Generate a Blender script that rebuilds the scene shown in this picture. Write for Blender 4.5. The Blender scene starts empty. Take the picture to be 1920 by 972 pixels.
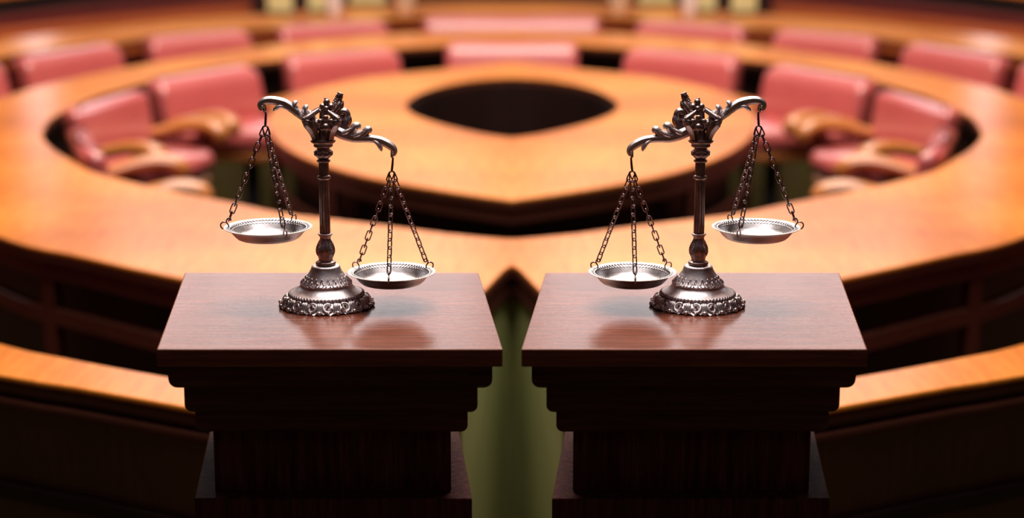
import bpy, bmesh, math, random
from mathutils import Vector, Matrix
random.seed(7)
PI = math.pi
scene = bpy.context.scene
col = scene.collection

# ------------------------------------------------------------------ camera
F = 3560.0; CX = 960.5; CY = 486.0
PITCH = math.radians(12.4)
ST, CT = math.sin(PITCH), math.cos(PITCH)
CAMZ = 1.65
cam_d = bpy.data.cameras.new('camera'); cam = bpy.data.objects.new('camera', cam_d)
col.objects.link(cam)
cam.location = (0, 0, CAMZ); cam.rotation_euler = (PI/2 - PITCH, 0, 0)
cam_d.sensor_width = 36; cam_d.lens = F/1920*36
cam_d.clip_start = 0.05; cam_d.clip_end = 200
cam_d.dof.use_dof = True; cam_d.dof.focus_distance = 2.38; cam_d.dof.aperture_fstop = 2.5
cam_d.dof.aperture_blades = 8
scene.camera = cam
# ------------------------------------------------------------------ view, world
vs = scene.view_settings
vs.view_transform = 'Standard'; vs.look = 'None'; vs.gamma = 1; vs.use_curve_mapping = False
vs.exposure = 0.0
scene.cycles.use_denoising = True
scene.cycles.max_bounces = 6
scene.cycles.sample_clamp_indirect = 6
w = bpy.data.worlds.new('world'); scene.world = w; w.use_nodes = True
w.node_tree.nodes['Background'].inputs[0].default_value = (0.5, 0.45, 0.6, 1)
w.node_tree.nodes['Background'].inputs[1].default_value = 0.02

def area_light(name, loc, target, sx, sy, power, color):
    d = bpy.data.lights.new(name, 'AREA'); d.shape = 'RECTANGLE'; d.size = sx; d.size_y = sy
    d.energy = power; d.color = color
    o = bpy.data.objects.new(name, d); col.objects.link(o); o.location = loc
    o.rotation_euler = (Vector(target)-Vector(loc)).to_track_quat('-Z', 'Y').to_euler()
    return o
WARM = (1.0, 0.86, 0.74); COOL = (0.93, 0.92, 1.0)
area_light('ceiling_light_pedestals', (0, 2.72, 4.2), (0, 2.72, 0), 2.2, 1.1, 120, (1.0, 0.92, 0.90))
area_light('added_front_fill', (0, -0.9, 4.6), (0, 2.4, 1.0), 2.6, 1.2, 3.5, (0.75, 0.75, 1.0))  # dim fill added behind the camera so the metal and front faces catch light
for sx in (-1, 1):
    area_light('added_glint_lamp', (3.75*sx, 15.0, 2.0), (1.2*sx, 6, .7), .16, .16, 2.0, (0.97, 0.9, 1.0))  # small unseen lamp added at the back for glints on desk and chairs
    area_light('added_corner_spot', (6.4*sx, 10.0, 4.8), (0, 6.8, .7), .20, .20, 26, (0.97, 0.92, 1.0))  # unseen spot added high at the side to highlight chair-back corners
area_light('ceiling_light_ring', (0, 6.4, 4.9), (0, 6.4, 0), 3.4, 3.2, 440, WARM)
area_light('ceiling_light_ring_back', (0, 10.6, 4.9), (0, 10.6, 0), 5.0, 1.4, 55, WARM)
WINDOW_EMIT = 3.4

# ------------------------------------------------------------------ projection helpers
def ray(px, py):
    u = (px-CX)/F; v = (py-CY)/F
    return Vector((u, CT - v*ST, -ST - v*CT))
def on_z(px, py, z):
    d = ray(px, py); t = (z-CAMZ)/d.z
    return Vector((d.x*t, d.y*t, z))
def on_y(px, py, y):
    d = ray(px, py); t = y/d.y
    return Vector((d.x*t, y, CAMZ + d.z*t))

# ------------------------------------------------------------------ mesh helpers
def build(name, bm, mat, parent=None, smooth=35, loc=None):
    if parent and parent.name.split('.')[0] in ('ring_desk', 'inner_desk', 'outer_desk', 'panelled_bench'): smooth = 10
    if parent and parent.name.split('.')[0] == 'pedestal': smooth = 12
    bmesh.ops.remove_doubles(bm, verts=bm.verts, dist=1e-6)
    bmesh.ops.recalc_face_normals(bm, faces=bm.faces)
    me = bpy.data.meshes.new(name); bm.to_mesh(me); bm.free()
    if smooth:
        for p in me.polygons: p.use_smooth = True
        me.set_sharp_from_angle(angle=math.radians(smooth))
    me.materials.append(mat)
    o = bpy.data.objects.new(name, me); col.objects.link(o)
    if parent: o.parent = parent
    if loc: o.location = loc
    return o
def tag(o, label=None, cat=None, group=None, kind=None):
    if label: o['label'] = label
    if cat: o['category'] = cat
    if group: o['group'] = group
    if kind: o['kind'] = kind
    return o
def empty(name, loc, rz=0):
    o = bpy.data.objects.new(name, None); col.objects.link(o)
    o.location = loc; o.rotation_euler = (0, 0, rz); o.empty_display_size = .1
    return o
def kids(o): return [c for c in bpy.data.objects if c.parent == o]
def copy_tree(o, parent=None, table=None):
    c = o.copy(); col.objects.link(c)
    if parent: c.parent = parent
    for ch in (table[o.name] if table else kids(o)): copy_tree(ch, c, table)
    return c
def mirror_copy(root, label):
    table = {}
    for q in bpy.data.objects: table.setdefault(q.name, [])
    for q in bpy.data.objects:
        if q.parent: table[q.parent.name].append(q)
    c = copy_tree(root, None, table)
    c.location.x = -root.location.x; c.rotation_euler.z = -root.rotation_euler.z
    c.scale.x = -root.scale.x
    c['label'] = label
    return c

def box(bm, x0, x1, y0, y1, z0, z1, bev=0, seg=2, shear=0, yc=0):
    r = bmesh.ops.create_cube(bm, size=1)
    vs_ = r['verts']
    for v in vs_:
        v.co = Vector(((x0+x1)/2 + v.co.x*(x1-x0), (y0+y1)/2 + v.co.y*(y1-y0), (z0+z1)/2 + v.co.z*(z1-z0)))
    if bev:
        es = list({e for v in vs_ for e in v.link_edges})
        r2 = bmesh.ops.bevel(bm, geom=es, offset=bev, segments=seg, profile=.5, affect='EDGES')
        vs_ = list({v for f in r2['faces'] for v in f.verts} | {v for v in vs_ if v.is_valid})
    if shear:
        for v in vs_: v.co.x += shear*(v.co.y-yc)
def catmull(pts, n=8, closed=False):
    pts = [Vector(p) for p in pts]; out = []
    m = len(pts)
    for i in range(m if closed else m-1):
        if closed: p0, p1, p2, p3 = pts[i-1], pts[i], pts[(i+1) % m], pts[(i+2) % m]
        else:
            p1, p2 = pts[i], pts[i+1]
            p0 = pts[i-1] if i else p1*2-p2
            p3 = pts[i+2] if i+2 < m else p2*2-p1
        for k in range(n):
            t = k/n
            out.append(.5*((2*p1)+(p2-p0)*t+(2*p0-5*p1+4*p2-p3)*t*t+(3*p1-p0-3*p2+p3)*t**3))
    if not closed: out.append(pts[-1].copy())
    return out
def resample(pts, n):
    L = [0]
    for a, b in zip(pts, pts[1:]): L.append(L[-1]+(b-a).length)
    out = []; j = 0
    for k in range(n+1):
        s = L[-1]*k/n
        while j < len(L)-2 and L[j+1] < s: j += 1
        t = (s-L[j])/max(1e-9, L[j+1]-L[j])
        out.append(pts[j].lerp(pts[j+1], max(0, min(1, t))))
    return out
def sweep(bm, path, radii, seg=10, squash=1.0, flute=(0, 0), n=6, closed=False, ref=(0, 1, 0)):
    """tube along path; radii per control point; squash scales the section along ref"""
    if n > 1:
        P = catmull(path, n, closed)
        rr = [Vector((r, 0, 0)) for r in radii] if hasattr(radii, '__len__') else [Vector((radii, 0, 0))]*len(path)
        R = [max(1e-5, v.x) for v in catmull(rr, n, closed)]
    else:
        P = [Vector(p) for p in path]; R = list(radii) if hasattr(radii, '__len__') else [radii]*len(P)
    rings = []; m = len(P); ref = Vector(ref)
    for i, p in enumerate(P):
        if closed: t = P[(i+1) % m]-P[i-1]
        else: t = P[min(i+1, m-1)]-P[max(i-1, 0)]
        t.normalize()
        b = ref - t*ref.dot(t)
        if b.length < 1e-3: b = Vector((1, 0, 0)) - t*t.x
        b.normalize(); nn = t.cross(b)
        ring = []
        for k in range(seg):
            a = 2*PI*k/seg
            r = R[i]*(1+flute[1]*math.cos(flute[0]*a))
            ring.append(bm.verts.new(p + nn*math.cos(a)*r + b*math.sin(a)*r*squash))
        rings.append(ring)
    for i in range(m if closed else m-1):
        A = rings[i]; B = rings[(i+1) % m]
        for k in range(seg): bm.faces.new((A[k], A[(k+1) % seg], B[(k+1) % seg], B[k]))
    if not closed:
        bm.faces.new(rings[0]); bm.faces.new(rings[-1][::-1])
def lathe(bm, prof, seg=64, flute=None, c=(0, 0)):
    """prof: list of (r,z); flute(r, z, a) gives a new radius"""
    rings = []
    for r, z in prof:
        ring = []
        for k in range(seg):
            a = 2*PI*k/seg
            q = flute(r, z, a) if flute else r
            ring.append(bm.verts.new((c[0]+q*math.cos(a), c[1]+q*math.sin(a), z)))
        rings.append(ring)
    for A, B in zip(rings, rings[1:]):
        for k in range(seg): bm.faces.new((A[k], A[(k+1) % seg], B[(k+1) % seg], B[k]))
    bm.faces.new(rings[0]); bm.faces.new(rings[-1][::-1])
def ball(bm, c, r, sc=(1, 1, 1), seg=12):
    g = bmesh.ops.create_uvsphere(bm, u_segments=seg, v_segments=max(6, seg*2//3), radius=r)
    for v in g['verts']: v.co = Vector((v.co.x*sc[0]+c[0], v.co.y*sc[1]+c[1], v.co.z*sc[2]+c[2]))

# ------------------------------------------------------------------ materials
def nt(name):
    m = bpy.data.materials.new(name); m.use_nodes = True
    t = m.node_tree; b = t.nodes['Principled BSDF']
    return m, t, b
def node(t, kind, **kw):
    n = t.nodes.new(kind)
    for k, v in kw.items():
        if k.startswith('i_'): n.inputs[int(k[2:]) if k[2:].isdigit() else k[2:]].default_value = v
        else: setattr(n, k, v)
    return n
def wood(name, dark, mid, light, rough=.3, scale=(2, 20, 20), bump=.1, coat=0.0, mix_big=.5, sym=False, big=1.2, spec=.5, dist=.002):
    m, t, b = nt(name); L = t.links.new
    tc = node(t, 'ShaderNodeTexCoord')
    src = tc.outputs['Object']
    if sym:
        sp = node(t, 'ShaderNodeSeparateXYZ'); L(src, sp.inputs[0])
        ab = node(t, 'ShaderNodeMath', operation='ABSOLUTE'); L(sp.outputs[0], ab.inputs[0])
        cb = node(t, 'ShaderNodeCombineXYZ'); L(ab.outputs[0], cb.inputs[0]); L(sp.outputs[1], cb.inputs[1]); L(sp.outputs[2], cb.inputs[2])
        src = cb.outputs[0]
    mp = node(t, 'ShaderNodeMapping'); L(src, mp.inputs[0]); mp.inputs['Scale'].default_value = scale
    n1 = node(t, 'ShaderNodeTexNoise'); L(mp.outputs[0], n1.inputs['Vector'])
    n1.inputs['Scale'].default_value = 6; n1.inputs['Detail'].default_value = 9; n1.inputs['Roughness'].default_value = .7
    n2 = node(t, 'ShaderNodeTexNoise'); L(src, n2.inputs['Vector'])
    n2.inputs['Scale'].default_value = big; n2.inputs['Detail'].default_value = 2
    mx = node(t, 'ShaderNodeMix', data_type='FLOAT'); mx.inputs[0].default_value = mix_big
    L(n1.outputs[0], mx.inputs[2]); L(n2.outputs[0], mx.inputs[3])
    cr = node(t, 'ShaderNodeValToRGB'); L(mx.outputs[0], cr.inputs[0])
    e = cr.color_ramp.elements; e[0].position = .34; e[0].color = (*dark, 1); e[1].position = .66; e[1].color = (*light, 1)
    q = cr.color_ramp.elements.new(.5); q.color = (*mid, 1)
    L(cr.outputs[0], b.inputs['Base Color'])
    b.inputs['Roughness'].default_value = rough
    b.inputs['Coat Weight'].default_value = coat; b.inputs['Coat Roughness'].default_value = rough*.8
    b.inputs['Specular IOR Level'].default_value = spec
    bp = node(t, 'ShaderNodeBump'); bp.inputs['Strength'].default_value = bump; bp.inputs['Distance'].default_value = dist
    L(n1.outputs[0], bp.inputs['Height']); L(bp.outputs[0], b.inputs['Normal'])
    return m
def plain(name, color, rough=.5, metal=0, noise=.15, nscale=8, bump=0, spec=.5, coat=0, sheen=0):
    m, t, b = nt(name); L = t.links.new
    tc = node(t, 'ShaderNodeTexCoord'); n1 = node(t, 'ShaderNodeTexNoise'); L(tc.outputs['Object'], n1.inputs['Vector'])
    n1.inputs['Scale'].default_value = nscale; n1.inputs['Detail'].default_value = 5
    cr = node(t, 'ShaderNodeValToRGB'); L(n1.outputs[0], cr.inputs[0])
    e = cr.color_ramp.elements
    e[0].position = .3; e[0].color = (*[c*(1-noise) for c in color], 1); e[1].position = .7; e[1].color = (*[min(1, c*(1+noise)) for c in color], 1)
    L(cr.outputs[0], b.inputs['Base Color'])
    b.inputs['Roughness'].default_value = rough; b.inputs['Metallic'].default_value = metal
    b.inputs['Specular IOR Level'].default_value = spec; b.inputs['Coat Weight'].default_value = coat
    b.inputs['Sheen Weight'].default_value = sheen
    if bump:
        bp = node(t, 'ShaderNodeBump'); bp.inputs['Strength'].default_value = bump; bp.inputs['Distance'].default_value = .002
        L(n1.outputs[0], bp.inputs['Height']); L(bp.outputs[0], b.inputs['Normal'])
    return m
M = {}
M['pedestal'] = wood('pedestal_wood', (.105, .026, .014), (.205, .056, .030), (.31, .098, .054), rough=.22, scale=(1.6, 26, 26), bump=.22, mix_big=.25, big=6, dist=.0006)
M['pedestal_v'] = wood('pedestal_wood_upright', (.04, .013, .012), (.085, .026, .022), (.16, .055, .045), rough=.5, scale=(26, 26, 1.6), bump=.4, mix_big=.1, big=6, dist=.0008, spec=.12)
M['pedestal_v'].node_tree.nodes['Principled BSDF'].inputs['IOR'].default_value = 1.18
M['desk'] = wood('honey_wood', (.47, .12, .014), (.68, .21, .026), (.88, .33, .05), rough=.27, scale=(9, 1.0, 6), bump=.05, mix_big=.6, sym=True, big=1.6, spec=.4)
M['desk_edge'] = wood('red_wood', (.32, .06, .014), (.42, .085, .02), (.52, .11, .03), rough=.4, scale=(1, 1, 8), bump=.05, sym=True)
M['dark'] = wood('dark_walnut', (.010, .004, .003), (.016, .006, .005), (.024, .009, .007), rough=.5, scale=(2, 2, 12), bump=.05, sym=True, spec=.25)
M['rail'] = wood('brown_rail_wood', (.06, .016, .010), (.09, .024, .014), (.12, .034, .02), rough=.45, scale=(2, 2, 12), bump=.05, sym=True, spec=.3)
M['panel'] = wood('brown_panel_wood', (.085, .042, .018), (.125, .062, .028), (.17, .085, .04), rough=.5, scale=(8, 8, 1), bump=.05, sym=True, spec=.3)
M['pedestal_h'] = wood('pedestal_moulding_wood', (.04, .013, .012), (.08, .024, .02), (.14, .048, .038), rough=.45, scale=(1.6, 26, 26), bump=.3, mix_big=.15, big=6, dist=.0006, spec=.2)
M['olive'] = plain('olive_fabric', (.38, .39, .16), rough=.85, noise=.1, nscale=3, spec=.1)
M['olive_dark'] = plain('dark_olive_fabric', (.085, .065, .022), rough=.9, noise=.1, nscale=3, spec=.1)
M['carpet'] = plain('olive_carpet', (.055, .045, .018), rough=.95, noise=.12, nscale=40, bump=.3, spec=.05)
M['leather'] = plain('rose_leather', (.50, .095, .088), rough=.33, noise=.08, nscale=3, bump=.02, spec=.7, coat=.6)
M['leather'].node_tree.nodes['Principled BSDF'].inputs['Coat Roughness'].default_value = .14
M['arm'] = wood('arm_wood', (.42, .13, .03), (.52, .18, .045), (.62, .24, .07), rough=.25, scale=(6, 1, 6), bump=.03, coat=.5)
M['maroon'] = plain('maroon_wood', (.12, .012, .010), rough=.35, noise=.1)
M['black'] = plain('black_metal', (.012, .011, .016), rough=.4, noise=.1)
M['brass'] = plain('brass', (.75, .55, .3), rough=.25, metal=1)
M['pale_green'] = plain('pale_green_paint', (.72, .72, .36), rough=.6, noise=.06)
M['cream'] = plain('cream_glaze', (.80, .62, .45), rough=.3, noise=.04)
M['white'] = plain('white_glaze', (.85, .78, .78), rough=.2, noise=.03)
M['wall'] = wood('wall_panelling', (.05, .012, .008), (.075, .018, .012), (.10, .026, .016), rough=.5, scale=(5, 5, .6), bump=.05)
M['ceiling'] = plain('ceiling_plaster', (.35, .30, .26), rough=.9)
def metal_mat(name, lo, hi, rough, bscale, bstr):
    m, t, b = nt(name); L = t.links.new
    tc = node(t, 'ShaderNodeTexCoord')
    n1 = node(t, 'ShaderNodeTexNoise'); L(tc.outputs['Object'], n1.inputs['Vector']); n1.inputs['Scale'].default_value = 60; n1.inputs['Detail'].default_value = 6
    cr = node(t, 'ShaderNodeValToRGB'); L(n1.outputs[0], cr.inputs[0]); e = cr.color_ramp.elements
    e[0].position = .3; e[0].color = (*lo, 1); e[1].position = .65; e[1].color = (*hi, 1)
    L(cr.outputs[0], b.inputs['Base Color'])
    b.inputs['Metallic'].default_value = 1
    rr = node(t, 'ShaderNodeMapRange'); L(n1.outputs[0], rr.inputs[0]); rr.inputs[3].default_value = rough-.06; rr.inputs[4].default_value = rough+.08
    L(rr.outputs[0], b.inputs['Roughness'])
    n2 = node(t, 'ShaderNodeTexNoise'); L(tc.outputs['Object'], n2.inputs['Vector']); n2.inputs['Scale'].default_value = bscale; n2.inputs['Detail'].default_value = 4
    bp = node(t, 'ShaderNodeBump'); bp.inputs['Strength'].default_value = bstr; bp.inputs['Distance'].default_value = .0006
    L(n2.outputs[0], bp.inputs['Height']); L(bp.outputs[0], b.inputs['Normal'])
    return m
M['pewter'] = metal_mat('antique_pewter', (.52, .44, .435), (.78, .70, .70), .42, 260, .3)
M['pewter_pan'] = metal_mat('pan_pewter', (.40, .37, .37), (.58, .54, .54), .38, 300, .2)
M['bronze'] = metal_mat('dark_pewter', (.26, .17, .155), (.50, .37, .345), .36, 260, .25)
M['chain'] = metal_mat('chain_metal', (.18, .11, .11), (.32, .22, .22), .28, 300, .1)
def emit(name, color, s):
    m, t, b = nt(name)
    b.inputs['Base Color'].default_value = (.8, .8, .8, 1)
    b.inputs['Emission Color'].default_value = (*color, 1); b.inputs['Emission Strength'].default_value = s
    return m
M['daylight'] = emit('daylight_pane', (1.0, .93, .95), WINDOW_EMIT)

# ------------------------------------------------------------------ room shell
RX, RY0, RY1, RZ = 9.0, -2.5, 15.5, 5.2
def struct(name, bm, mat, smooth=0):
    o = build(name, bm, mat, smooth=smooth); o['kind'] = 'structure'; return o
bm = bmesh.new(); box(bm, -RX, RX, RY0, RY1, -.1, 0); struct('floor', bm, M['carpet'])
bm = bmesh.new(); box(bm, -RX, RX, RY0, RY1, RZ, RZ+.1); struct('ceiling', bm, M['ceiling'])
bm = bmesh.new(); box(bm, -RX-.1, -RX, RY0, RY1, 0, RZ); struct('wall_left', bm, M['wall'])
bm = bmesh.new(); box(bm, RX, RX+.1, RY0, RY1, 0, RZ); struct('wall_right', bm, M['wall'])
bm = bmesh.new(); box(bm, -RX, RX, RY0-.1, RY0, 0, RZ); struct('wall_front', bm, M['wall'])
WZ0, WZ1 = 3.3, 4.9
bm = bmesh.new()
box(bm, -RX, RX, RY1, RY1+.15, 0, WZ0); box(bm, -RX, RX, RY1, RY1+.15, WZ1, RZ)
wins = [(-3.5, -.15), (.15, 3.5)]
xs = [-RX]+[v for ab in wins for v in ab]+[RX]
for a, b_ in zip(xs[0::2], xs[1::2]): box(bm, a, b_, RY1, RY1+.15, WZ0, WZ1)
struct('wall_back', bm, M['wall'])
for i, (a, b_) in enumerate(wins):
    bm = bmesh.new(); box(bm, a, b_, RY1+.08, RY1+.10, WZ0, WZ1)
    p = struct('window_%d' % (i+1), bm, M['daylight'])
    bm = bmesh.new()
    for k in range(5):
        x = a+(b_-a)*k/4; box(bm, max(a, x-.03), min(b_, x+.03), RY1+.02, RY1+.08, WZ0, WZ1)
    box(bm, a, b_, RY1+.02, RY1+.08, WZ0, WZ0+.06); box(bm, a, b_, RY1+.02, RY1+.08, WZ1-.06, WZ1)
    f = build('window_frame', bm, M['dark'], p, smooth=0)

# ------------------------------------------------------------------ desks
DZ = .75
def W(pts, z=DZ): return [on_z(x, y, z) for x, y in pts]
def mirror_path(left):
    """left half path from far centre to near centre -> closed loop"""
    right = [Vector((-p.x, p.y, p.z)) for p in left[::-1]]
    return left, right
def slab(bm, A, B, z0, z1, ch=.008, closed=False):
    """strip between path A (outer) and path B (inner) with a chamfered lip"""
    rings = []
    for a, b in zip(A, B):
        d = (b-a); d.z = 0; L = d.length; d = d/L if L > 1e-6 else Vector((1, 0, 0))
        c = min(ch, L*.3)
        def P(off, z, o=a): q = o+d*off; return bm.verts.new((q.x, q.y, z))
        rings.append([P(c, z0), P(0, z0+c), P(0, z1-c), P(c*.3, z1-c*.3), P(c, z1), P(L-c, z1), P(L-c*.3, z1-c*.3), P(L, z1-c), P(L, z0+c), P(L-c, z0)])
    n = len(rings); m = len(rings[0])
    for i in range(n if closed else n-1):
        R, S = rings[i], rings[(i+1) % n]
        for k in range(m): bm.faces.new((R[k], R[(k+1) % m], S[(k+1) % m], S[k]))
    if not closed:
        bm.faces.new(rings[0]); bm.faces.new(rings[-1][::-1])
def offset(path, d):
    out = []; n = len(path)
    for i, p in enumerate(path):
        t = path[min(i+1, n-1)]-path[max(i-1, 0)]; t.z = 0; t.normalize()
        out.append(Vector((p.x - t.y*d, p.y + t.x*d, p.z)))
    return out
def loopslab(bm, A, B, z0, z1, ch=.008):
    """left half A,B (far centre -> near centre), mirrored to a closed ring"""
    A2 = A + [Vector((-p.x, p.y, p.z)) for p in A[-2:0:-1]]
    B2 = B + [Vector((-p.x, p.y, p.z)) for p in B[-2:0:-1]]
    slab(bm, A2, B2, z0, z1, ch, closed=True)
def clean0(P):
    for p in P:
        if abs(p.x) < .012: p.x = 0
    return P

# main desk: left half
out_far = W([(960.5, 57), (790, 61), (640, 72), (480, 88), (320, 112), (170, 140), (62, 165), (0, 187)])
out_side = [Vector((-1.93, 6.25, DZ)), Vector((-1.90, 5.65, DZ)), Vector((-1.63, 5.0, DZ))]
out_near = W([(0, 443), (150, 480), (340, 522), (520, 556), (700, 583), (856, 601)])
outA = resample(catmull(out_far+out_side+out_near, 10), 150)
outB = resample(W([(856, 601), (960.5, 490)]), 14)[1:]
in_a = W([(960.5, 77), (900, 78.5), (823, 84), (757, 88.5), (640, 100), (537, 109), (480, 115.5), (400, 129), (307, 145), (254, 157), (174, 181), (107, 213), (84, 238), (80, 256), (98, 278), (133, 300), (174, 322), (240, 340), (307, 355), (441, 381), (540, 401), (698, 420), (836, 438)])
in_b = W([(836, 438), (900, 444), (960.5, 449)])
mo = clean0(outA+outB); mi = clean0(resample(catmull(in_a, 10), 150)+resample(catmull(in_b, 6), 14)[1:])
YC = 6.3
desk = empty('ring_desk', (0, YC, 0))
tag(desk, 'large honey-wood ring desk sweeping round the inner chairs, pointed at the front middle', 'desk')
def localize(P): return [Vector((p.x, p.y-YC, p.z)) for p in P]
mo, mi = localize(mo), localize(mi)
def pull(A, B, d):   # move A toward B by d metres
    out = []
    for a, b in zip(A, B):
        v = b-a; L = v.length; out.append(a+v*(min(d, L*.45)/L))
    return clean0(out)
bm = bmesh.new(); loopslab(bm, mo, mi, DZ-.012, DZ, .004); build('desktop', bm, M['desk'], desk)
bm = bmesh.new(); loopslab(bm, pull(mo, mi, .002), pull(mi, mo, .002), DZ-.0308, DZ-.0122, .003); build('edge_band', bm, M['rail'], desk)
NW = 150
bm = bmesh.new(); loopslab(bm, pull(mo, mi, .015), pull(mo, mi, .045), DZ-.075, DZ-.031, .003); build('fascia', bm, M['rail'], desk)
bm = bmesh.new(); loopslab(bm, pull(mi, mo, .015), pull(mi, mo, .045), DZ-.06, DZ-.031, .003); build('inner_fascia', bm, M['dark'], desk)
# near outer front: posts, lower rail, recessed dark panel; olive end panels
def near_part(A, B, i0, i1): return A[i0:i1], B[i0:i1]
a_ = pull(mo, mi, .02); b2 = pull(mo, mi, .06); c_ = pull(mo, mi, .22); d_ = pull(mo, mi, .24)
for sx in (1, -1):
    def S(P): return [Vector((p.x*sx, p.y, p.z)) for p in P]
    bm = bmesh.new(); slab(bm, S(a_[60:NW+1]), S(b2[60:NW+1]), DZ-.185, DZ-.145, .004); build('lower_rail', bm, M['rail'], desk)
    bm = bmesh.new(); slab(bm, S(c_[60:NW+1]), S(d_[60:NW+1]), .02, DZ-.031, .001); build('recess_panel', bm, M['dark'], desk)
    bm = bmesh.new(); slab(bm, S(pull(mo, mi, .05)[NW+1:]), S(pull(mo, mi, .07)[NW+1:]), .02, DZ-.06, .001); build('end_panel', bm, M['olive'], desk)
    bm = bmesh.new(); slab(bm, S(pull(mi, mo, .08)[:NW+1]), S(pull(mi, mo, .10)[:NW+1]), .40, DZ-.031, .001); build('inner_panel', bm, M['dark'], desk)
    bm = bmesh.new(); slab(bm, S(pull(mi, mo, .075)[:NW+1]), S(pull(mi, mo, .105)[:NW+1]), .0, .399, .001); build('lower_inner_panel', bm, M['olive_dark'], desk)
    for px in (88, 520, -420):
        # nearest index to a point of the near arc
        tgt = on_z(px, 466 if px > 0 else 380, DZ); tgt = Vector((tgt.x, tgt.y-YC, DZ))
        i = min(range(60, NW), key=lambda k: abs(a_[k].x-tgt.x)+(0 if a_[k].y < 0 else 9))
        p = a_[i]; q = b2[i]; t = (a_[i+1]-a_[i-1]).normalized()
        bm = bmesh.new(); A = [p-t*.022, p+t*.022]; B = [q-t*.022, q+t*.022]
        slab(bm, S(A), S(B), .02, DZ-.076, .003); build('post', bm, M['rail'], desk)
bm = bmesh.new(); ya = on_z(960.5, 490, DZ).y-YC
box(bm, -.016, .016, ya+.02, ya+.055, .0, DZ-.076, .003); build('corner_post', bm, M['black'], desk)

# inner desk with the dark oval well
i_out = W([(960.5, 114), (834, 130), (686, 145), (600, 163), (540, 184), (510, 206), (503, 226), (508, 247), (523, 266), (556, 287), (594, 303), (660, 324), (720, 337), (762, 345), (861, 361), (960.5, 375)])
i_in = W([(960.5, 143), (905, 146.5), (850, 154.5), (805, 166), (776, 180), (761, 196), (770, 211), (795, 223), (830, 234), (880, 246), (920, 253.5), (960.5, 259.5)])
io = localize(clean0(resample(catmull(i_out, 12), 120))); ii = localize(clean0(resample(catmull(i_in, 12), 120)))
idesk = empty('inner_desk', (0, YC, 0))
tag(idesk, 'honey-wood inner ring desk around the dark pointed-oval well', 'desk')
bm = bmesh.new(); loopslab(bm, io, ii, DZ-.012, DZ, .004); build('desktop', bm, M['desk'], idesk)
bm = bmesh.new(); loopslab(bm, pull(io, ii, .002), pull(ii, io, .002), DZ-.0308, DZ-.0122, .003); build('edge_band', bm, M['rail'], idesk)
bm = bmesh.new(); loopslab(bm, pull(io, ii, .012), pull(io, ii, .035), DZ-.07, DZ-.031, .003); build('fascia', bm, M['rail'], idesk)
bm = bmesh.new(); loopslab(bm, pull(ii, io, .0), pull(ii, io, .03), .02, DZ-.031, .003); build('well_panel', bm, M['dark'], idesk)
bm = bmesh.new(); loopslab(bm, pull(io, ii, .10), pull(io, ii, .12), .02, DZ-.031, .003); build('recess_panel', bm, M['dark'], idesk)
bm = bmesh.new(); loopslab(bm, pull(io, ii, .015), pull(io, ii, .04), DZ-.20, DZ-.165, .003); build('lower_rail', bm, M['rail'], idesk)
a_ = pull(io, ii, .015); b2 = pull(io, ii, .05)
for fr in (.38, .58, .80):
    for sx in (1, -1):
        i = int(fr*120); p, q = a_[i], b2[i]; t = (a_[i+1]-a_[i-1]).normalized()
        bm = bmesh.new()
        slab(bm, [Vector((v.x*sx, v.y, v.z)) for v in (p-t*.02, p+t*.02)], [Vector((v.x*sx, v.y, v.z)) for v in (q-t*.02, q+t*.02)], .0, DZ-.071, .003)
        build('post', bm, M['rail'], idesk)
bm = bmesh.new()
pts = [ii[k] for k in range(0, 121, 4)]; pts = pts+[Vector((-p.x, p.y, p.z)) for p in pts[-2:0:-1]]
cy0 = sum(p.y for p in pts)/len(pts)
vs2 = [bm.verts.new((p.x*.985, cy0+(p.y-cy0)*.985, .03)) for p in pts]; vs3 = [bm.verts.new((v.co.x, v.co.y, .0)) for v in vs2]
bm.faces.new(vs2); bm.faces.new(vs3[::-1])
for k in range(len(vs2)): bm.faces.new((vs2[k], vs2[(k+1) % len(vs2)], vs3[(k+1) % len(vs2)], vs3[k]))
build('well_floor', bm, M['black'], idesk)

# outer desk ring: far band plus the near rail, left and right halves of one horseshoe
o_in = W([(960.5, 27), (780, 30), (640, 42), (480, 52), (320, 63), (240, 75), (60, 97), (0, 104)]) + [Vector((-2.75, 6.6, DZ)), Vector((-2.72, 5.6, DZ)), Vector((-2.3, 4.6, DZ)), Vector((-1.65, 3.95, DZ))] + W([(0, 644), (118, 670), (312, 706), (470, 728), (620, 744), (770, 752)])
o_out = W([(960.5, 2), (860, 3), (640, 13), (480, 27), (320, 38), (160, 55), (0, 74)]) + [Vector((-3.15, 6.9, DZ)), Vector((-3.05, 5.5, DZ)), Vector((-2.55, 4.4, DZ)), Vector((-1.80, 3.68, DZ))] + W([(0, 703), (118, 722), (341, 762), (490, 788), (620, 806), (780, 818)])
o_in = localize(clean0(resample(catmull(o_in, 10), 150))); o_out = localize(clean0(resample(catmull(o_out, 10), 150)))
odesk = empty('outer_desk', (0, YC, 0))
tag(odesk, 'outermost honey-wood desk ring, rising behind the far chairs and open behind the pedestals', 'desk')
def both(A): return [Vector((-p.x, p.y, p.z)) for p in A[:0:-1]]+A
bm = bmesh.new(); slab(bm, both(o_out), both(o_in), DZ-.012, DZ, .004); build('desktop', bm, M['desk'], odesk)
bm = bmesh.new(); slab(bm, both(pull(o_out, o_in, .002)), both(pull(o_in, o_out, .002)), DZ-.0308, DZ-.0122, .003); build('edge_band', bm, M['rail'], odesk)
bm = bmesh.new(); slab(bm, both(pull(o_out, o_in, .012)), both(pull(o_out, o_in, .05)), DZ-.040, DZ-.031, .003); build('fascia', bm, M['panel'], odesk)
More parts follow.
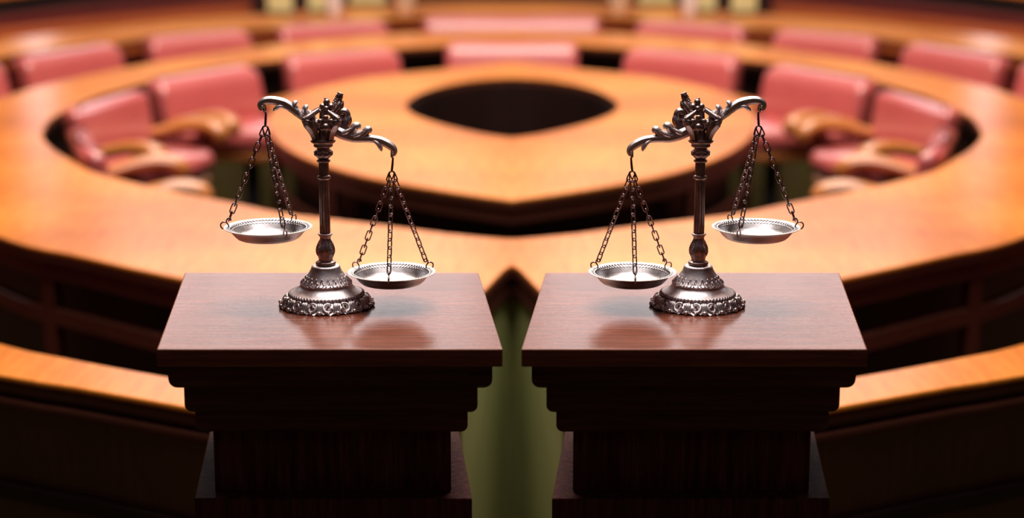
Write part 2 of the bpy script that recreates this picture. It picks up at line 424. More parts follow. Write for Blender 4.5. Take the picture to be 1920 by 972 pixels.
bm = bmesh.new(); slab(bm, both(pull(o_out, o_in, .0)), both(pull(o_out, o_in, .05)), DZ-.060, DZ-.041, .006); build('moulding', bm, M['rail'], odesk)
bm = bmesh.new(); slab(bm, both(pull(o_out, o_in, .035)), both(pull(o_out, o_in, .06)), .02, DZ-.061, .002); build('front_panel', bm, M['panel'], odesk)
bm = bmesh.new(); slab(bm, both(pull(o_out, o_in, .015)), both(pull(o_out, o_in, .05)), DZ-.235, DZ-.205, .006); build('skirting', bm, M['dark'], odesk)
bm = bmesh.new(); slab(bm, both(pull(o_in, o_out, .012)), both(pull(o_in, o_out, .04)), DZ-.07, DZ-.031, .004); build('inner_fascia', bm, M['desk_edge'], odesk)
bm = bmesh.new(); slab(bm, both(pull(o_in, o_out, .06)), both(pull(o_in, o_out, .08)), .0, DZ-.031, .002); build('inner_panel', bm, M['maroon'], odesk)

# far tier behind the outer desk
tiers = [('backboard', .78, 0, M['desk_edge'], .06), ('dark_upholstery', .818, -24, M['maroon'], .10), ('rear_board', .877, -58, M['dark'], .08)]
c1 = [(470, 8), (400, 13), (320, 20), (160, 36), (0, 55), (-120, 72)]
benches = []
for sx in (1, -1):
    b = empty('panelled_bench', (0, YC, 0)); benches.append(b)
    tag(b, 'red-brown curved bench back at the top %s behind the outermost desk' % ('left' if sx > 0 else 'right'), 'bench', 'red-brown bench backs at the far tier')
    for nm, zt, dy, mt, th in tiers:
        P = localize(resample(catmull(W([(x, y+dy) for x, y in c1], zt), 8), 40)); P = [Vector((p.x*sx, p.y, p.z)) for p in P]
        Q_ = [Vector((p.x, p.y+th, p.z)) for p in P]
        bm = bmesh.new(); slab(bm, P, Q_, .0, zt, .01); build(nm, bm, mt, b)
        if nm == 'rear_board':
            bm = bmesh.new(); slab(bm, [p+Vector((0, -.02, 0)) for p in P], [p+Vector((0, .03, 0)) for p in Q_], zt, zt+.03, .005); build('cap_rail', bm, M['desk'], b)

# ------------------------------------------------------------------ chairs
def rounded_pad(bm, w, d, h, r, cx=0, cy=0, cz=0, seg=5, bulge=0):
    g = bmesh.ops.create_cube(bm, size=1); vv = g['verts']
    for v in vv: v.co = Vector((v.co.x*w, v.co.y*d, v.co.z*h))
    es = list({e for v in vv for e in v.link_edges})
    r2 = bmesh.ops.bevel(bm, geom=es, offset=r, segments=seg, profile=.5, affect='EDGES')
    vv = {v for f in r2['faces'] for v in f.verts}
    for v in vv: v.co += Vector((cx, cy, cz))
    return vv
TOPZ = .785
def make_chair(L, R, label, group, arms=True, deep=1.0, slim=False):
    c = (L+R)/2; e = R-L; wd = e.length; rz = math.atan2(e.y, e.x)
    ch = empty('swivel_armchair', (c.x, c.y, 0), rz)
    tag(ch, label, 'chair', group)
    wd = wd-.03; D = deep
    bm = bmesh.new(); rounded_pad(bm, wd, .075 if slim else .12, .30, .034 if slim else .052, 0, .012 if slim else .04, TOPZ-.15, seg=6)
    for v in bm.verts:
        k = (v.co.z-(TOPZ-.30))/.30
        v.co.y += (.02 if slim else .04)*k*k - .06*(v.co.x/(wd/2))**2 + .02
        if k > .75: v.co.y += .015
    build('backrest', bm, M['leather'], ch)
    bm = bmesh.new()
    n = int(wd/.024)
    for k in range(n):
        x = -wd/2+.04+(wd-.08)*k/(n-1)
        ball(bm, (x, (.02 if slim else .04+.075)-.06*(x/(wd/2))**2+.02, TOPZ-.002), .006, seg=6)
    build('nailhead_trim', bm, M['maroon'], ch)['kind'] = 'stuff'
    bm = bmesh.new(); rounded_pad(bm, wd*.94, .02 if slim else .035, .30, .009 if slim else .015, 0, .07 if slim else .135, TOPZ-.165)
    for v in bm.verts: v.co.y += -.05*(v.co.x/(wd/2))**2
    build('back_shell', bm, M['maroon'], ch)
    bm = bmesh.new(); rounded_pad(bm, wd*.88, .44*D, .08, .038, 0, -.20*D, .555, seg=5)
    for v in bm.verts:
        v.co.x *= 1-.55*max(0, (-v.co.y/D-.12))/.3
        v.co.z += .012*math.cos(v.co.x*5)
    build('seat', bm, M['leather'], ch)
    bm = bmesh.new(); rounded_pad(bm, wd*.80, .40*D, .035, .015, 0, -.20*D, .500)
    for v in bm.verts: v.co.x *= 1-.55*max(0, (-v.co.y/D-.12))/.3
    build('seat_base', bm, M['arm'], ch)
    if arms:
        for s in (-1, 1):
            x = s*(wd/2-.02)
            bm = bmesh.new()
            sweep(bm, [(x, .02, .615), (x*1.01, -.10*D, .64), (x*1.02, -.22*D, .662), (x*1.02, -.31*D, .662), (x*1.02, -.365*D, .64), (x*1.02, -.36*D, .61)], [.018, .022, .024, .028, .032, .022], 12, 1.25, ref=(1, 0, 0))
            arm = build('armrest', bm, M['arm'], ch)
            bm = bmesh.new()
            sweep(bm, [(x, -.30*D, .645), (x, -.25*D, .60), (x, -.20*D, .55), (x*.95, -.2*D, .50)], [.022, .018, .022, .026], 10, ref=(1, 0, 0))
            build('arm_support', bm, M['maroon'], arm)
    bm = bmesh.new(); lathe(bm, [(.035, .06), (.035, .2), (.028, .21), (.028, .45), (.09, .47), (.09, .485)], 20, c=(0, -.2*D)); build('swivel_column', bm, M['black'], ch)
    for k in range(5):
        a = 2*PI*k/5+.3
        bm = bmesh.new()
        sweep(bm, [(0, -.2*D, .085), (.14*math.cos(a), -.2*D+.12*math.sin(a), .07), (.25*math.cos(a), -.2*D+.2*math.sin(a), .016)], [.022, .018, .014], 8, ref=(0, 0, 1))
        build('foot', bm, M['black'], ch)
    return ch
def T(x, y, z=TOPZ): return on_z(x, y, z)
inner = [
 (None, None, 'rose leather armchair mostly hidden at the far %s bend inside the ring desk', True),
 ((138, 208), (278, 163), 'rose leather armchair with both curved wooden arms showing, second from the %s bend', True),
 ((303, 155), (497, 121), 'rose leather armchair beside the inner desk, third from the %s bend', True),
 ((540, 110), (762, 92), 'rose leather armchair behind the %s scales, next to the middle seat of the inner row', True)]
outer = [
 ((-150, 150), (18, 113), 'rose leather armchair cut by the %s edge of the picture, behind the ring desk', True),
 ((50, 110), (237, 80), 'rose leather armchair behind the ring desk, nearest the %s edge but fully in view', True),
 ((280, 73), (482, 57), 'rose leather armchair behind the ring desk, between the %s scales and the edge', True),
 ((523, 53), (740, 41), 'rose leather armchair behind the ring desk, above the %s scales', True)]
for row, grp in ((inner, 'chairs inside the ring desk'), (outer, 'chairs behind the ring desk')):
    for L, R, lab, ar in row:
        a, b = (T(*L), T(*R)) if L else (Vector((-1.175, 5.35, TOPZ)), Vector((-1.34, 5.88, TOPZ)))
        if lab.endswith('second from the %s bend'): a, b = a+Vector((-.01, 0, 0)), b+Vector((0, -.05, 0))
        ch = make_chair(a, b, lab % 'left', grp, ar, .80 if row is inner else .62, 'second from' in lab or 'mostly hidden' in lab)
        mirror_copy(ch, lab % 'right')
def mid(px, py, lab, grp):
    L = T(px, py); R = Vector((-L.x, L.y, L.z)); return make_chair(L, R, lab, grp, True, .55)
mid(828, 82, 'wide rose leather armchair at the middle of the inner row, behind the dark well', 'chairs inside the ring desk')
mid(786, 33, 'widest pale rose seat back at the top middle, behind the ring desk', 'chairs behind the ring desk')

# things at the far tier
def far_prop(name, px, yfoot, h, prof, mat, label, cat, zb=DZ, y=None):
    p = on_z(px, yfoot, zb); o = None
    for s in (1, -1):
        bm = bmesh.new(); lathe(bm, [(r, z) for r, z in prof], 24)
        o = build(name, bm, mat, loc=(p.x*s, p.y, zb+.0008)); tag(o, label % ('left' if s > 0 else 'right'), cat)
far_prop('paper_cup', 627, 30, .1, [(.032, 0), (.038, .01), (.046, .12), (.046, .125)], M['white'], 'small white cup on the outermost desk, %s of the middle', 'cup')
far_prop('tapered_vase', 760, 27, .2, [(.03, 0), (.04, .02), (.06, .10), (.085, .2), (.09, .22)], M['cream'], 'cream tapered vase on the outermost desk, %s of the middle', 'vase')
for px, wpx, yb, lab in ((526, 46, 28, 'pale green upright board, outer one of the two %s of the middle'), (598, 38, 25, 'pale green upright board beside the white cup, %s of the middle'), (690, 66, 12, 'wide pale green upright board beside the cream vase, %s of the middle')):
    p = on_z(px, yb, DZ); ww = wpx/F*p.y
    for s in (1, -1):
        o = empty('upright_board', (p.x*s, p.y, DZ+.0008)); tag(o, lab % ('left' if s > 0 else 'right'), 'board', 'pale green boards on the outermost desk')
        bm = bmesh.new(); box(bm, -ww/2, ww/2, -.012, .012, .015, .34, .003); build('face_board', bm, M['pale_green'], o)
        bm = bmesh.new(); box(bm, -ww/2-.005, ww/2+.005, -.03, .03, 0, .015, .003); build('foot_block', bm, M['rail'], o)

# ------------------------------------------------------------------ pedestal
PZ = CAMZ - .575
pf = on_z(618.5, 656, PZ); pb = on_z(618.5, 511, PZ)
SH = -.0868; YCP = (pf.y+pb.y)/2
XCP = pf.x + SH*(YCP-pf.y)
def zc_of(p): return p.y*CT - (p.z-CAMZ)*ST
def tier(wpx, py):
    yy = YCP-.2
    for _ in range(12):
        p = on_y(618.5, py, yy); wd = wpx/F*zc_of(p); yy = YCP-wd/2
    return wd, p.z
ped = empty('pedestal', (XCP, YCP, 0))
tag(ped, 'square dark red-brown wooden pedestal with stepped mouldings under the left scales', 'pedestal')
def blk(name, wd, z0, z1, mat, bev=.002, seg=2, wtop=None):
    bm = bmesh.new(); box(bm, -wd/2, wd/2, -wd/2, wd/2, z0, z1, bev, seg, SH, 0); return build(name, bm, mat, ped, 40)
def ovolo(name, wt, z0, z1, mat, r):
    """square tier: vertical face, rounded under-edge"""
    bm = bmesh.new(); prof = [(wt/2, z1), (wt/2, z1-.002)]
    h = z1-z0
    for k in range(7):
        a = PI/2*k/6; prof.append((wt/2-r+r*math.cos(a), z0+r-r*math.sin(a)))
    rings = []
    for hw, z in prof:
        rings.append([bm.verts.new((sx*hw+SH*sy*hw, sy*hw, z)) for sx, sy in ((-1, -1), (1, -1), (1, 1), (-1, 1))])
    for A, B in zip(rings, rings[1:]):
        for k in range(4): bm.faces.new((A[k], A[(k+1) % 4], B[(k+1) % 4], B[k]))
    bm.faces.new(rings[0]); bm.faces.new(rings[-1][::-1])
    return build(name, bm, mat, ped, 30)
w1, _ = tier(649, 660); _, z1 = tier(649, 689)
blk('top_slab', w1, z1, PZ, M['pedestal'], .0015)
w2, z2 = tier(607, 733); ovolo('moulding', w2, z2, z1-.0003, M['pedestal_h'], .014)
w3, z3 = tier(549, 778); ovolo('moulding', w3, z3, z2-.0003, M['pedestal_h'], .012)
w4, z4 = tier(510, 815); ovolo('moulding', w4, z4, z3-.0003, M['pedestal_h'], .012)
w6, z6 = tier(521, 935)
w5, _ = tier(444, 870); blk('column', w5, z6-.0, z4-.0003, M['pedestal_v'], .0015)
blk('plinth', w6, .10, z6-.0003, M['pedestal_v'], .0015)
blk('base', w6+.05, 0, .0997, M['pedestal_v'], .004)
mirror_copy(ped, 'square dark red-brown wooden pedestal with stepped mouldings under the right scales')

# ------------------------------------------------------------------ scales
sb = on_z(613, 572, PZ); X0, Y0 = sb.x, sb.y
def Q(px, py, dy=0):
    p = on_y(px, py, Y0); return Vector((p.x-X0, dy, p.z-PZ))
U = zc_of(sb)/F
def cr(py): return on_y(613, py, Y0).z-PZ
sc = empty('balance_scales', (X0, Y0, PZ+.0002))
tag(sc, 'ornate antique metal balance scales on the left pedestal, its outer pan raised', 'scales')
# base bell
bm = bmesh.new()
def bump_fl(n, amp): return lambda r, z, a: r*(1+amp*math.cos(n*a))
prof = [(24, 497.5), (26.5, 499.5), (27.5, 503), (30.5, 509), (35, 515.5), (39.5, 521.5), (44, 526.5), (47.8, 529.5), (48.8, 531.5), (48.2, 533.5), (50.5, 537), (56, 541.5), (63, 545), (67.5, 547), (68.8, 549.5), (67.5, 552), (65.5, 553.5), (68, 556)]
P_ = [(r*U, cr(y)) for r, y in prof]
P_ = [(v.x, v.z) for v in catmull([Vector((r, 0, z)) for r, z in P_], 3)]
P_.append((.3*68*U, P_[-1][1]-.001))
lathe(bm, [(.001, P_[0][1])]+P_, 96)
base = build('base', bm, M['pewter'], sc, 50)
# skirt of rocaille scrolls
bm = bmesh.new()
sk = [(64, 552), (70, 554.5), (76, 558.5), (80.5, 563.5), (84.5, 569), (87.5, 574)]
nseg = 256; rings = []
for j, (r, y) in enumerate(sk):
    ring = []
    for k in range(nseg):
        a = 2*PI*k/nseg; f = j/(len(sk)-1)
        rr = r*U*(1+f*(.012*math.cos(18*a)+.008*math.cos(54*a+1)))
        z = max(.0002, cr(y) + f*.0010*math.cos(36*a))
        if j == len(sk)-1: z = .0004+.0018*abs(math.sin(18*a))
        ring.append(bm.verts.new((rr*math.cos(a), rr*math.sin(a), z)))
    rings.append(ring)
inner_r = [bm.verts.new((v.co.x*.95, v.co.y*.95, max(v.co.z, .0003))) for v in rings[-1]]; rings.append(inner_r)
for A, B in zip(rings, rings[1:]):
    for k in range(nseg): bm.faces.new((A[k], A[(k+1) % nseg], B[(k+1) % nseg], B[k]))
skirt = build('skirt', bm, M['pewter'], sc, 60)
# scrolls on the skirt, rope ring and leaf collar
def polar(r, a, z): return Vector((r*math.cos(a), r*math.sin(a), z))
bm = bmesh.new()
def skz(r):  # skirt height at radius px
    for (r0, y0), (r1, y1) in zip(sk, sk[1:]):
        if r <= r1: return cr(y0+(y1-y0)*(r-r0)/(r1-r0))
    return cr(sk[-1][1])
def on_skirt(r, a, lift):
    z = skz(r); rr = r*U
    return polar(rr+lift*.75, a, max(z+lift*.65, .0016))
for k in range(16):
    a0 = 2*PI*(k+.35)/16; s = 1 if k % 2 else -1
    pts = []
    for j in range(12):
        q = -2.5+5.2*j/11; rad = 8.2-2.6*abs(j-5.5)/5.5
        rr = 77.5+rad*math.sin(q)*.92
        pts.append(on_skirt(rr, a0+s*rad*math.cos(q)/77*1.1, .0010))
    sweep(bm, pts, [.0009]+[.0018]*10+[.0026], 8, n=3, ref=(0, 0, 1))
    pts = []
    for j in range(8):
        q = 2.0+4.2*j/7; rr = 79+3.6*math.sin(q)
        pts.append(on_skirt(rr, a0+s*3.6*math.cos(q)/78, .0014))
    sweep(bm, pts, .0013, 6, n=3, ref=(0, 0, 1))
    a1 = 2*PI*(k+.85)/16
    for o_ in (-.05, 0, .05):
        sweep(bm, [on_skirt(69, a1+o_*.3, .0006), on_skirt(75, a1+o_, .002), on_skirt(82, a1+o_*.8, .0008), on_skirt(86, a1+o_*1.4, .0012)], [.0009, .0019, .0017, .0012], 6, n=4, ref=(0, 0, 1))
    ball(bm, polar(87*U, a1, .0026), .0029, seg=10)
    ball(bm, polar(86*U, a0, .0020), .0021, seg=8)
build('scrollwork', bm, M['pewter'], skirt, 60)
bm = bmesh.new()
for k in range(64):
    a = 2*PI*k/64; r = 69*U
    sweep(bm, [polar(r*.965, a-.03, cr(546.5)), polar(r*1.01, a, cr(549.5)), polar(r*.99, a+.035, cr(553))], [.0009, .0015, .0009], 6, n=2, ref=(0, 0, 1))
build('rope_ring', bm, M['pewter'], base, 60)
bm = bmesh.new()
def col_r(yy):
    for (r0, y0), (r1, y1) in zip(prof, prof[1:]):
        if y0 <= yy <= y1: return r0+(r1-r0)*(yy-y0)/(y1-y0)
    return 48
for k in range(150):
    a = 2*PI*k/150+random.uniform(-.03, .03); yy = random.uniform(524.5, 531.5)
    ball(bm, polar(col_r(yy)*U, a, cr(yy)), U*random.uniform(.9, 1.9), (1, 1, .8), 6)
for k in range(22):
    a = 2*PI*k/22; t_ = random.uniform(-.02, .02)
    P = [polar((col_r(y)+.3)*U, a+da, cr(y)) for y, da in ((529, -.05), (524, -.03+t_), (519.5, .0), (517, .03+t_), (519, .055), (521, .045))]
    sweep(bm, P, [.0010, .0011, .0010, .0009, .0008, .0005], 6, n=3, ref=(0, 0, 1))
    P = [polar((col_r(y)+.3)*U, a+da, cr(y)) for y, da in ((529, .10), (526, .13), (523, .12), (522, .09), (524, .08))]
    sweep(bm, P, [.0010, .0011, .0010, .0008, .0005], 6, n=3, ref=(0, 0, 1))
for k in range(28):
    a = 2*PI*k/28; ball(bm, polar(25.6*U, a, cr(500.5)), .0011, seg=6)
build('leaf_collar', bm, M['pewter'], base, 60)
# column
bm = bmesh.new()
stem = [(10, 499), (15, 498.2), (18, 496.5), (19, 493.5), (18, 491), (14, 489), (12.5, 486.5), (13.5, 482), (16.5, 475), (17.3, 469), (16, 462), (12.5, 454), (10, 448), (10.5, 444), (13.2, 440.5), (13.3, 438.5), (9.5, 437.5)]
S_ = [(r*U, cr(y)) for r, y in stem]; S_ = [(v.x, v.z) for v in catmull([Vector((r, 0, z)) for r, z in S_], 4)]
def vase_fl(r, z, a):
    if cr(487) < z < cr(452): return r*(1+.05*math.cos(6*a))
    return r
lathe(bm, [(.001, S_[0][1])]+S_, 72, vase_fl)
vase = build('vase_stem', bm, M['bronze'], sc, 60)
def vase_r(yy):
    q = sorted((y, r_) for r_, y in stem[5:14])
    for (y0, r0), (y1, r1) in zip(q, q[1:]):
        if y0 <= yy <= y1: return r0+(r1-r0)*(yy-y0)/(y1-y0)
    return 10
bm = bmesh.new()
for k in range(4):
    a = -PI/4+PI*k/2+.06
    for rad in (8.4, 6.2, 4.1, 2.0):
        pts = []
        for j in range(11):
            q = -.75+(PI+1.5)*j/10
            up_ = math.sin(q); yy = 472-rad*(1.75 if up_ > 0 else 1.0)*up_
            pts.append(polar(vase_r(yy)*U+.0002, a+rad*math.cos(q)/17*(1-.25*max(0, up_)), cr(yy)))
        sweep(bm, pts, .00085, 6, n=2, ref=(0, 0, 1))
    ball(bm, polar(17.0*U, a, cr(472)), .0013, seg=6)
build('acanthus_relief', bm, M['bronze'], vase, 60)
bm = bmesh.new()
lathe(bm, [(9.2*U, cr(438)), (9.2*U, cr(420)), (8.8*U, cr(340)), (8.6*U, cr(303))], 96, bump_fl(12, .09))
lathe(bm, [(r*U, cr(y)) for r, y in ((8.5, 338), (11, 336.5), (12.5, 334), (12.7, 332.5), (12, 330.5), (10, 329), (8.5, 328))], 48)
build('column', bm, M['bronze'], sc, 60)
bm = bmesh.new()
cap = [(8.5, 305), (11.5, 304), (12.7, 301.5), (11.5, 299.5), (9.5, 298), (11.5, 296), (15, 292), (16.2, 287.5), (15, 282.5), (11.5, 279), (13, 277), (17.2, 275), (17.8, 272.5), (17, 270.5), (19.5, 268.5), (22.5, 266.5), (23, 263.5), (21.5, 262), (8, 261.5)]
C_ = [(r*U, cr(y)) for r, y in cap]; C_ = [(v.x, v.z) for v in catmull([Vector((r, 0, z)) for r, z in C_], 3)]
lathe(bm, C_, 64)
cap_o = build('capital', bm, M['bronze'], sc, 60)
bm = bmesh.new()
for k in range(9):
    a = 2*PI*k/9+.2
    pts = [polar((16.4-.0*abs(j))*U, a+.26*math.cos(2*PI*j/8), cr(287.5+3.6*math.sin(2*PI*j/8))) for j in range(8)]
    sweep(bm, pts, .0008, 6, n=2, closed=True, ref=(0, 0, 1)); ball(bm, polar(16.2*U, a, cr(287.5)), .0013, seg=6)
build('collar_relief', bm, M['bronze'], cap_o, 60)
# crown: brackets flaring from the collar and meeting under the finial
bm = bmesh.new()
for deg in (-32, -148, 32, 148):
    a = math.radians(deg)
    def PB(r, y): return polar(r*U, a, cr(y))
    rf = (-math.sin(a), math.cos(a), 0)
    sweep(bm, [PB(15, 264), PB(16.5, 255), PB(20, 245), PB(25.5, 235), PB(33, 227.5), PB(39, 224)], [.0042, .0046, .0054, .0062, .0056, .0030], 24, 1.15, (6, .13), ref=rf)
    sweep(bm, [PB(40, 225.5), PB(33, 220.5), PB(24, 215), PB(15, 210), PB(8, 206)], [.0028, .0038, .0034, .0032, .0030], 14, 1.2, (5, .10), ref=rf)
    for t_ in range(5): ball(bm, PB(38-4.5*t_, 222.5-2.6*t_)+Vector((0, -.001, .0018)), .0017, seg=8)
    sweep(bm, [PB(19, 240), PB(22, 233), PB(21, 226), PB(17, 221)], [.0030, .0042, .0038, .0020], 10, ref=rf)
lathe(bm, [(r*U, cr(y)) for r, y in ((13, 262.5), (10.5, 255), (8, 248), (7, 242), (8, 237), (8, 231), (6.5, 225), (6, 215), (5.5, 205))], 24)
ball(bm, Q(613.5, 235, -.0165), .0048, seg=16)
for k in range(5):
    a = 2*PI*k/5+PI/2
    v = Q(613, 229, -.0140)+Vector((math.cos(a)*.0072, 0, math.sin(a)*.0066))
    ball(bm, v, .0040, (1, .6, 1), 10)
ball(bm, Q(613, 229, -.0120), .0075, (1, .5, 1), 12)
build('crown', bm, M['bronze'], sc, 60)
bm = bmesh.new()
for px, py, dy, r in ((613, 192, 0, 6.2), (605.5, 200, -.002, 6.2), (621, 200, -.002, 6.2), (613, 203, -.005, 5.2), (613, 200, .006, 6.0), (613, 209, 0, 7.5)):
    ball(bm, Q(px, py, dy), r*U, seg=14)
ball(bm, Q(611, 185.5+1, 0.002), 3.2*U, seg=10)
build('finial', bm, M['bronze'], sc, 60)
bm = bmesh.new()
sweep(bm, [Q(620, 220, .012), Q(625, 209, .012), Q(629.5, 198, .012), Q(633.5, 188, .012), Q(636, 181, .012), Q(637, 176.5, .012)], [.003, .0040, .0042, .0044, .0040, .0018], 14, ref=(0, 1, 0))
for j in range(6):
    f = j/5; cx_, cy_ = 630+(637-630)*f, 198+(179-198)*f
    for k in range(7):
        a = 2*PI*k/7+j*.45; rr = (6.0-2.2*f)
        ball(bm, Q(cx_+rr*math.cos(a), cy_+.4*rr*math.cos(a), .012+rr*U*math.sin(a)), (2.7-.6*f)*U, (1, 1, 1.35), 8)
for dx, dy in ((7, 0), (-6, 0), (2, -.004)):
    sweep(bm, [Q(622+dx*.4, 217, .010+dy), Q(628+dx, 208, .010+dy), Q(632+dx*1.1, 199, .010+dy), Q(635+dx, 192, .011+dy)], [.002, .0034, .0030, .0010], 10, ref=(0, 1, 0))
build('bud', bm, M['bronze'], sc, 60)
bm = bmesh.new()
sweep(bm, [Q(630, 226, .006), Q(634, 217, .008), Q(640, 211, .009), Q(647, 212, .009), Q(650, 219, .009), Q(647, 225, .008), Q(642, 223, .007), Q(642, 218, .006)], [.003, .0042, .0042, .0042, .0042, .0038, .003, .0018], 16, 1.2, (5, .08))
sweep(bm, [Q(650, 219, .009), Q(651, 228, .008), Q(647, 236, .007), Q(640, 243, .006), Q(632, 250, .004)], [.004, .0052, .0050, .0048, .004], 18, 1.2, (6, .10))
build('side_scroll', bm, M['bronze'], sc, 60)
# beam
def beam(path, radii, lobes, eye):
    bm = bmesh.new()
    sweep(bm, [Q(x, y) for x, y in path], [r*U for r in radii], 30, .95, (6, .09), n=8)
    for L in lobes:
        pts, rad = L
        sweep(bm, [Q(x, y, dy) for x, y, dy in pts], [r*U for r in rad], 14, .9, (4, .10), n=5)
    ball(bm, Q(eye[0], eye[1], 0), 4.2*U, (1, 1.8, 1), 12)
    return bm
LB = [((562, 220, 0), (556, 211, 0), (552, 203, 0), (554, 195.5, 0), (557, 196, 0)), ((581, 222, 0), (576, 214, 0), (573, 208, 0), (575, 203, 0), (578, 203, 0)), ((590, 222, 0), (586, 217, 0), (583, 212, 0), (584, 209, 0))]
lob = [(LB[0], [3, 6.8, 7, 6.4, 4.5]), (LB[1], [3, 6.6, 6.8, 6.2, 4.2]), (LB[2], [2.5, 5, 4.8, 3])]
lob += [([(567, 221, s*.004), (562, 212, s*.005), (560, 205, s*.005)], [3, 3.4, 1.4]) for s in (-1, 1)]
lob += [([(586, 224, s*.004), (582, 215, s*.005), (580, 209, s*.005)], [3, 3.2, 1.4]) for s in (-1, 1)]
lob += [([(542, 205, s*.003), (528, 199, s*.004), (518, 203, s*.004), (514, 208, s*.003)], [2, 3.2, 3.2, 1.6]) for s in (-1, 1)]
bm = beam([(606, 240), (594, 234), (580, 226), (564, 216), (550, 205), (535, 195), (519, 190), (505, 188.5), (494, 191), (488.5, 198), (491, 204.5), (497, 205)],
          [8, 8, 7.5, 7, 7.5, 8, 7.6, 7.0, 6.2, 5.0, 4.0, 3.0], lob, (493, 200))
bl = build('beam_arm', bm, M['pewter'], sc, 60)
LB = [((645, 258, 0), (654, 253, 0), (661, 246, 0), (666, 238, 0), (671, 237, 0), (672, 242, 0)), ((667, 261, 0), (676, 257, 0), (684, 251, 0), (688, 245, 0), (692, 244, 0), (692, 249, 0))]
lob = [(LB[0], [6, 7.5, 7.5, 6.8, 6.4, 4.5]), (LB[1], [5, 6.5, 6.8, 6.6, 6.2, 4.2])]
lob += [([(642, 250, s*.004), (652, 246, s*.005), (660, 240, s*.005)], [4, 4, 1.6]) for s in (-1, 1)]
lob += [([(664, 255, s*.004), (674, 251, s*.005), (682, 245, s*.005)], [3, 3.6, 1.6]) for s in (-1, 1)]
lob += [([(700, 262, s*.003), (709, 269, s*.004), (714, 277, s*.004), (716, 283, s*.003)], [2, 3.4, 3.2, 1.6]) for s in (-1, 1)]
bm = beam([(618, 240), (632, 247), (648, 254), (665, 259), (682, 260), (698, 261), (713, 264), (726, 270), (736, 277), (740, 284), (738, 290), (733, 290)],
          [8, 9, 9, 8, 7, 6.6, 7, 7.2, 6.6, 5.2, 4.0, 3.0], lob, (737, 286))
build('beam_arm', bm, M['pewter'], sc, 60)

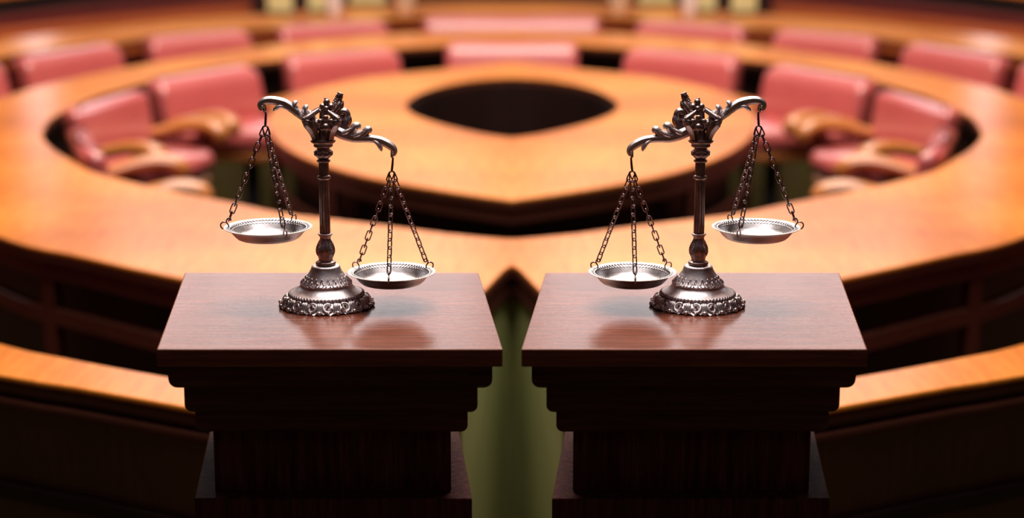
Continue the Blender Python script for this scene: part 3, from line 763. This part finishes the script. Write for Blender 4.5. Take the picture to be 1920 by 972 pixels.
# pans with hooks, chains and hangers
def link(bm, c, t, n, L, wd, r):
    """stadium link centred c, long axis t, width axis n"""
    t = t.normalized(); n = (n-t*n.dot(t)).normalized(); b = t.cross(n); pts = []
    hs = (L-wd)/2
    for k in range(6): a = PI*k/5; pts.append(c+t*(hs+math.sin(a)*wd/2)+n*math.cos(a)*wd/2)
    for k in range(6): a = PI+PI*k/5; pts.append(c+t*(-hs+math.sin(a)*wd/2)+n*math.cos(a)*wd/2)
    sweep(bm, pts, r, 7, n=2, closed=True, ref=tuple(b))
def pan_set(tip, apex, centre, angles, sub):
    tipv, ap = Q(*tip), Q(*apex); cen = Q(*centre)
    R = 82*U; z0 = cen.z
    bm = bmesh.new()
    pr = [(0.0006, -21.5), (44, -21.3), (52, -20.6), (57, -18.5), (62, -14.0), (67, -8), (71.5, -3.4), (75.5, -1.2), (80.5, .1), (82, .9), (82, 1.6), (80, 1.9), (75, .7), (70.5, -1.8), (65.5, -6.6), (60.5, -12.8), (56, -17.0), (51.5, -18.9), (44, -19.6), (.0006, -19.8)]
    lathe(bm, [(max(r*U, .0004), z*U*1.03) for r, z in pr], 96)
    pan = build('pan', bm, M['pewter_pan'], sc, 50, loc=cen)
    bm = bmesh.new()
    for k in range(72):
        a = 2*PI*k/72
        pts = [Vector(((69.5+2.6*math.sin(q)*1.0)*U*math.cos(a+2.6*math.cos(q)/69), (69.5+2.6*math.sin(q))*U*math.sin(a+2.6*math.cos(q)/69), (-2.2+2.6*math.sin(q))*U)) for q in [2*PI*j/6 for j in range(6)]]
        sweep(bm, pts, .00055, 5, n=2, closed=True, ref=(0, 0, 1))
    build('beaded_border', bm, M['pewter_pan'], pan, 60)
    # hanger
    bm = bmesh.new(); t = (tipv-ap)
    link(bm, tipv+Vector((0, 0, .0005)), Vector((0, 0, 1)), Vector((.35, 1, 0)), 13*U, 8*U, 1.2*U)
    top = tipv-Vector((0, 0, 7*U)); 
    sweep(bm, [top+Vector((.0012, 0, .001)), top.lerp(ap, .5)+Vector((.0006, 0, 0)), ap+Vector((.0, 0, 3*U))], [.0012, .0015, .0015], 8, n=3, ref=(0, 1, 0))
    build('hanger', bm, M['chain'], sc, 60)
    for ang in angles:
        a = math.radians(ang); out = Vector((math.cos(a), math.sin(a), 0))
        rim = cen+out*78*U+Vector((0, 0, 1.4*U))
        # S hook through the rim
        bm = bmesh.new(); h = rim
        up = Vector((0, 0, 1))
        sweep(bm, [h-out*3.5*U-up*4*U, h-out*5*U+up*2*U, h-out*1*U+up*9*U, h-out*3.5*U+up*15*U, h-out*8.5*U+up*16*U, h-out*9.5*U+up*11*U], 1.35*U, 7, n=5, ref=tuple(out.cross(up)))
        sweep(bm, [h-out*1*U+up*8*U, h+out*5*U+up*8.5*U, h+out*9.5*U+up*5*U, h+out*9*U-up*1*U, h+out*5*U-up*4.5*U], 1.35*U, 7, n=5, ref=tuple(out.cross(up)))
        build('rim_hook', bm, M['chain'], pan, 60, loc=None).location = -cen if False else (0, 0, 0)
        hk = pan.children[-1] if pan.children else None
        # vertices were built in the scales' frame: shift into the pan's frame
        me = [c for c in bpy.data.objects if c.parent == pan and c.name.startswith('rim_hook')][-1].data
        for v in me.vertices: v.co -= cen
        end = h-out*6*U+up*13*U
        top = ap+Vector((out.x*7*U, out.y*6*U, -15*U))
        d = end-top; n = max(3, round(d.length/(15.4*U))); pitch = d.length/n
        side = out.cross(up).normalized()
        bm = bmesh.new()
        tl = top-ap
        link(bm, ap+tl*.45, tl, Vector((1, .25, 0)), tl.length+5*U, 10*U, 1.35*U)
        for k in range(n):
            c = top+d*((k+.5)/n)
            tw = math.radians(38 + (90 if k % 2 else 0) + ang*.37)
            view = Vector((0, -1, 0)); s1 = d.normalized().cross(view).normalized(); s2 = s1.cross(d.normalized())
            nn = s1*math.cos(tw)+s2*math.sin(tw)
            link(bm, c, d, nn, pitch+5.0*U, 9.0*U, 1.25*U)
        build('chain', bm, M['chain'], sc, 60)
LP_ = pan_set((497, 205), (498, 240), (503, 427), (180, 300, 60), 0)
pan_set((735.5, 290), (735, 325), (734.5, 511), (270, 30, 150), 0)
mirror_copy(sc, 'ornate antique metal balance scales on the right pedestal, its outer pan raised')
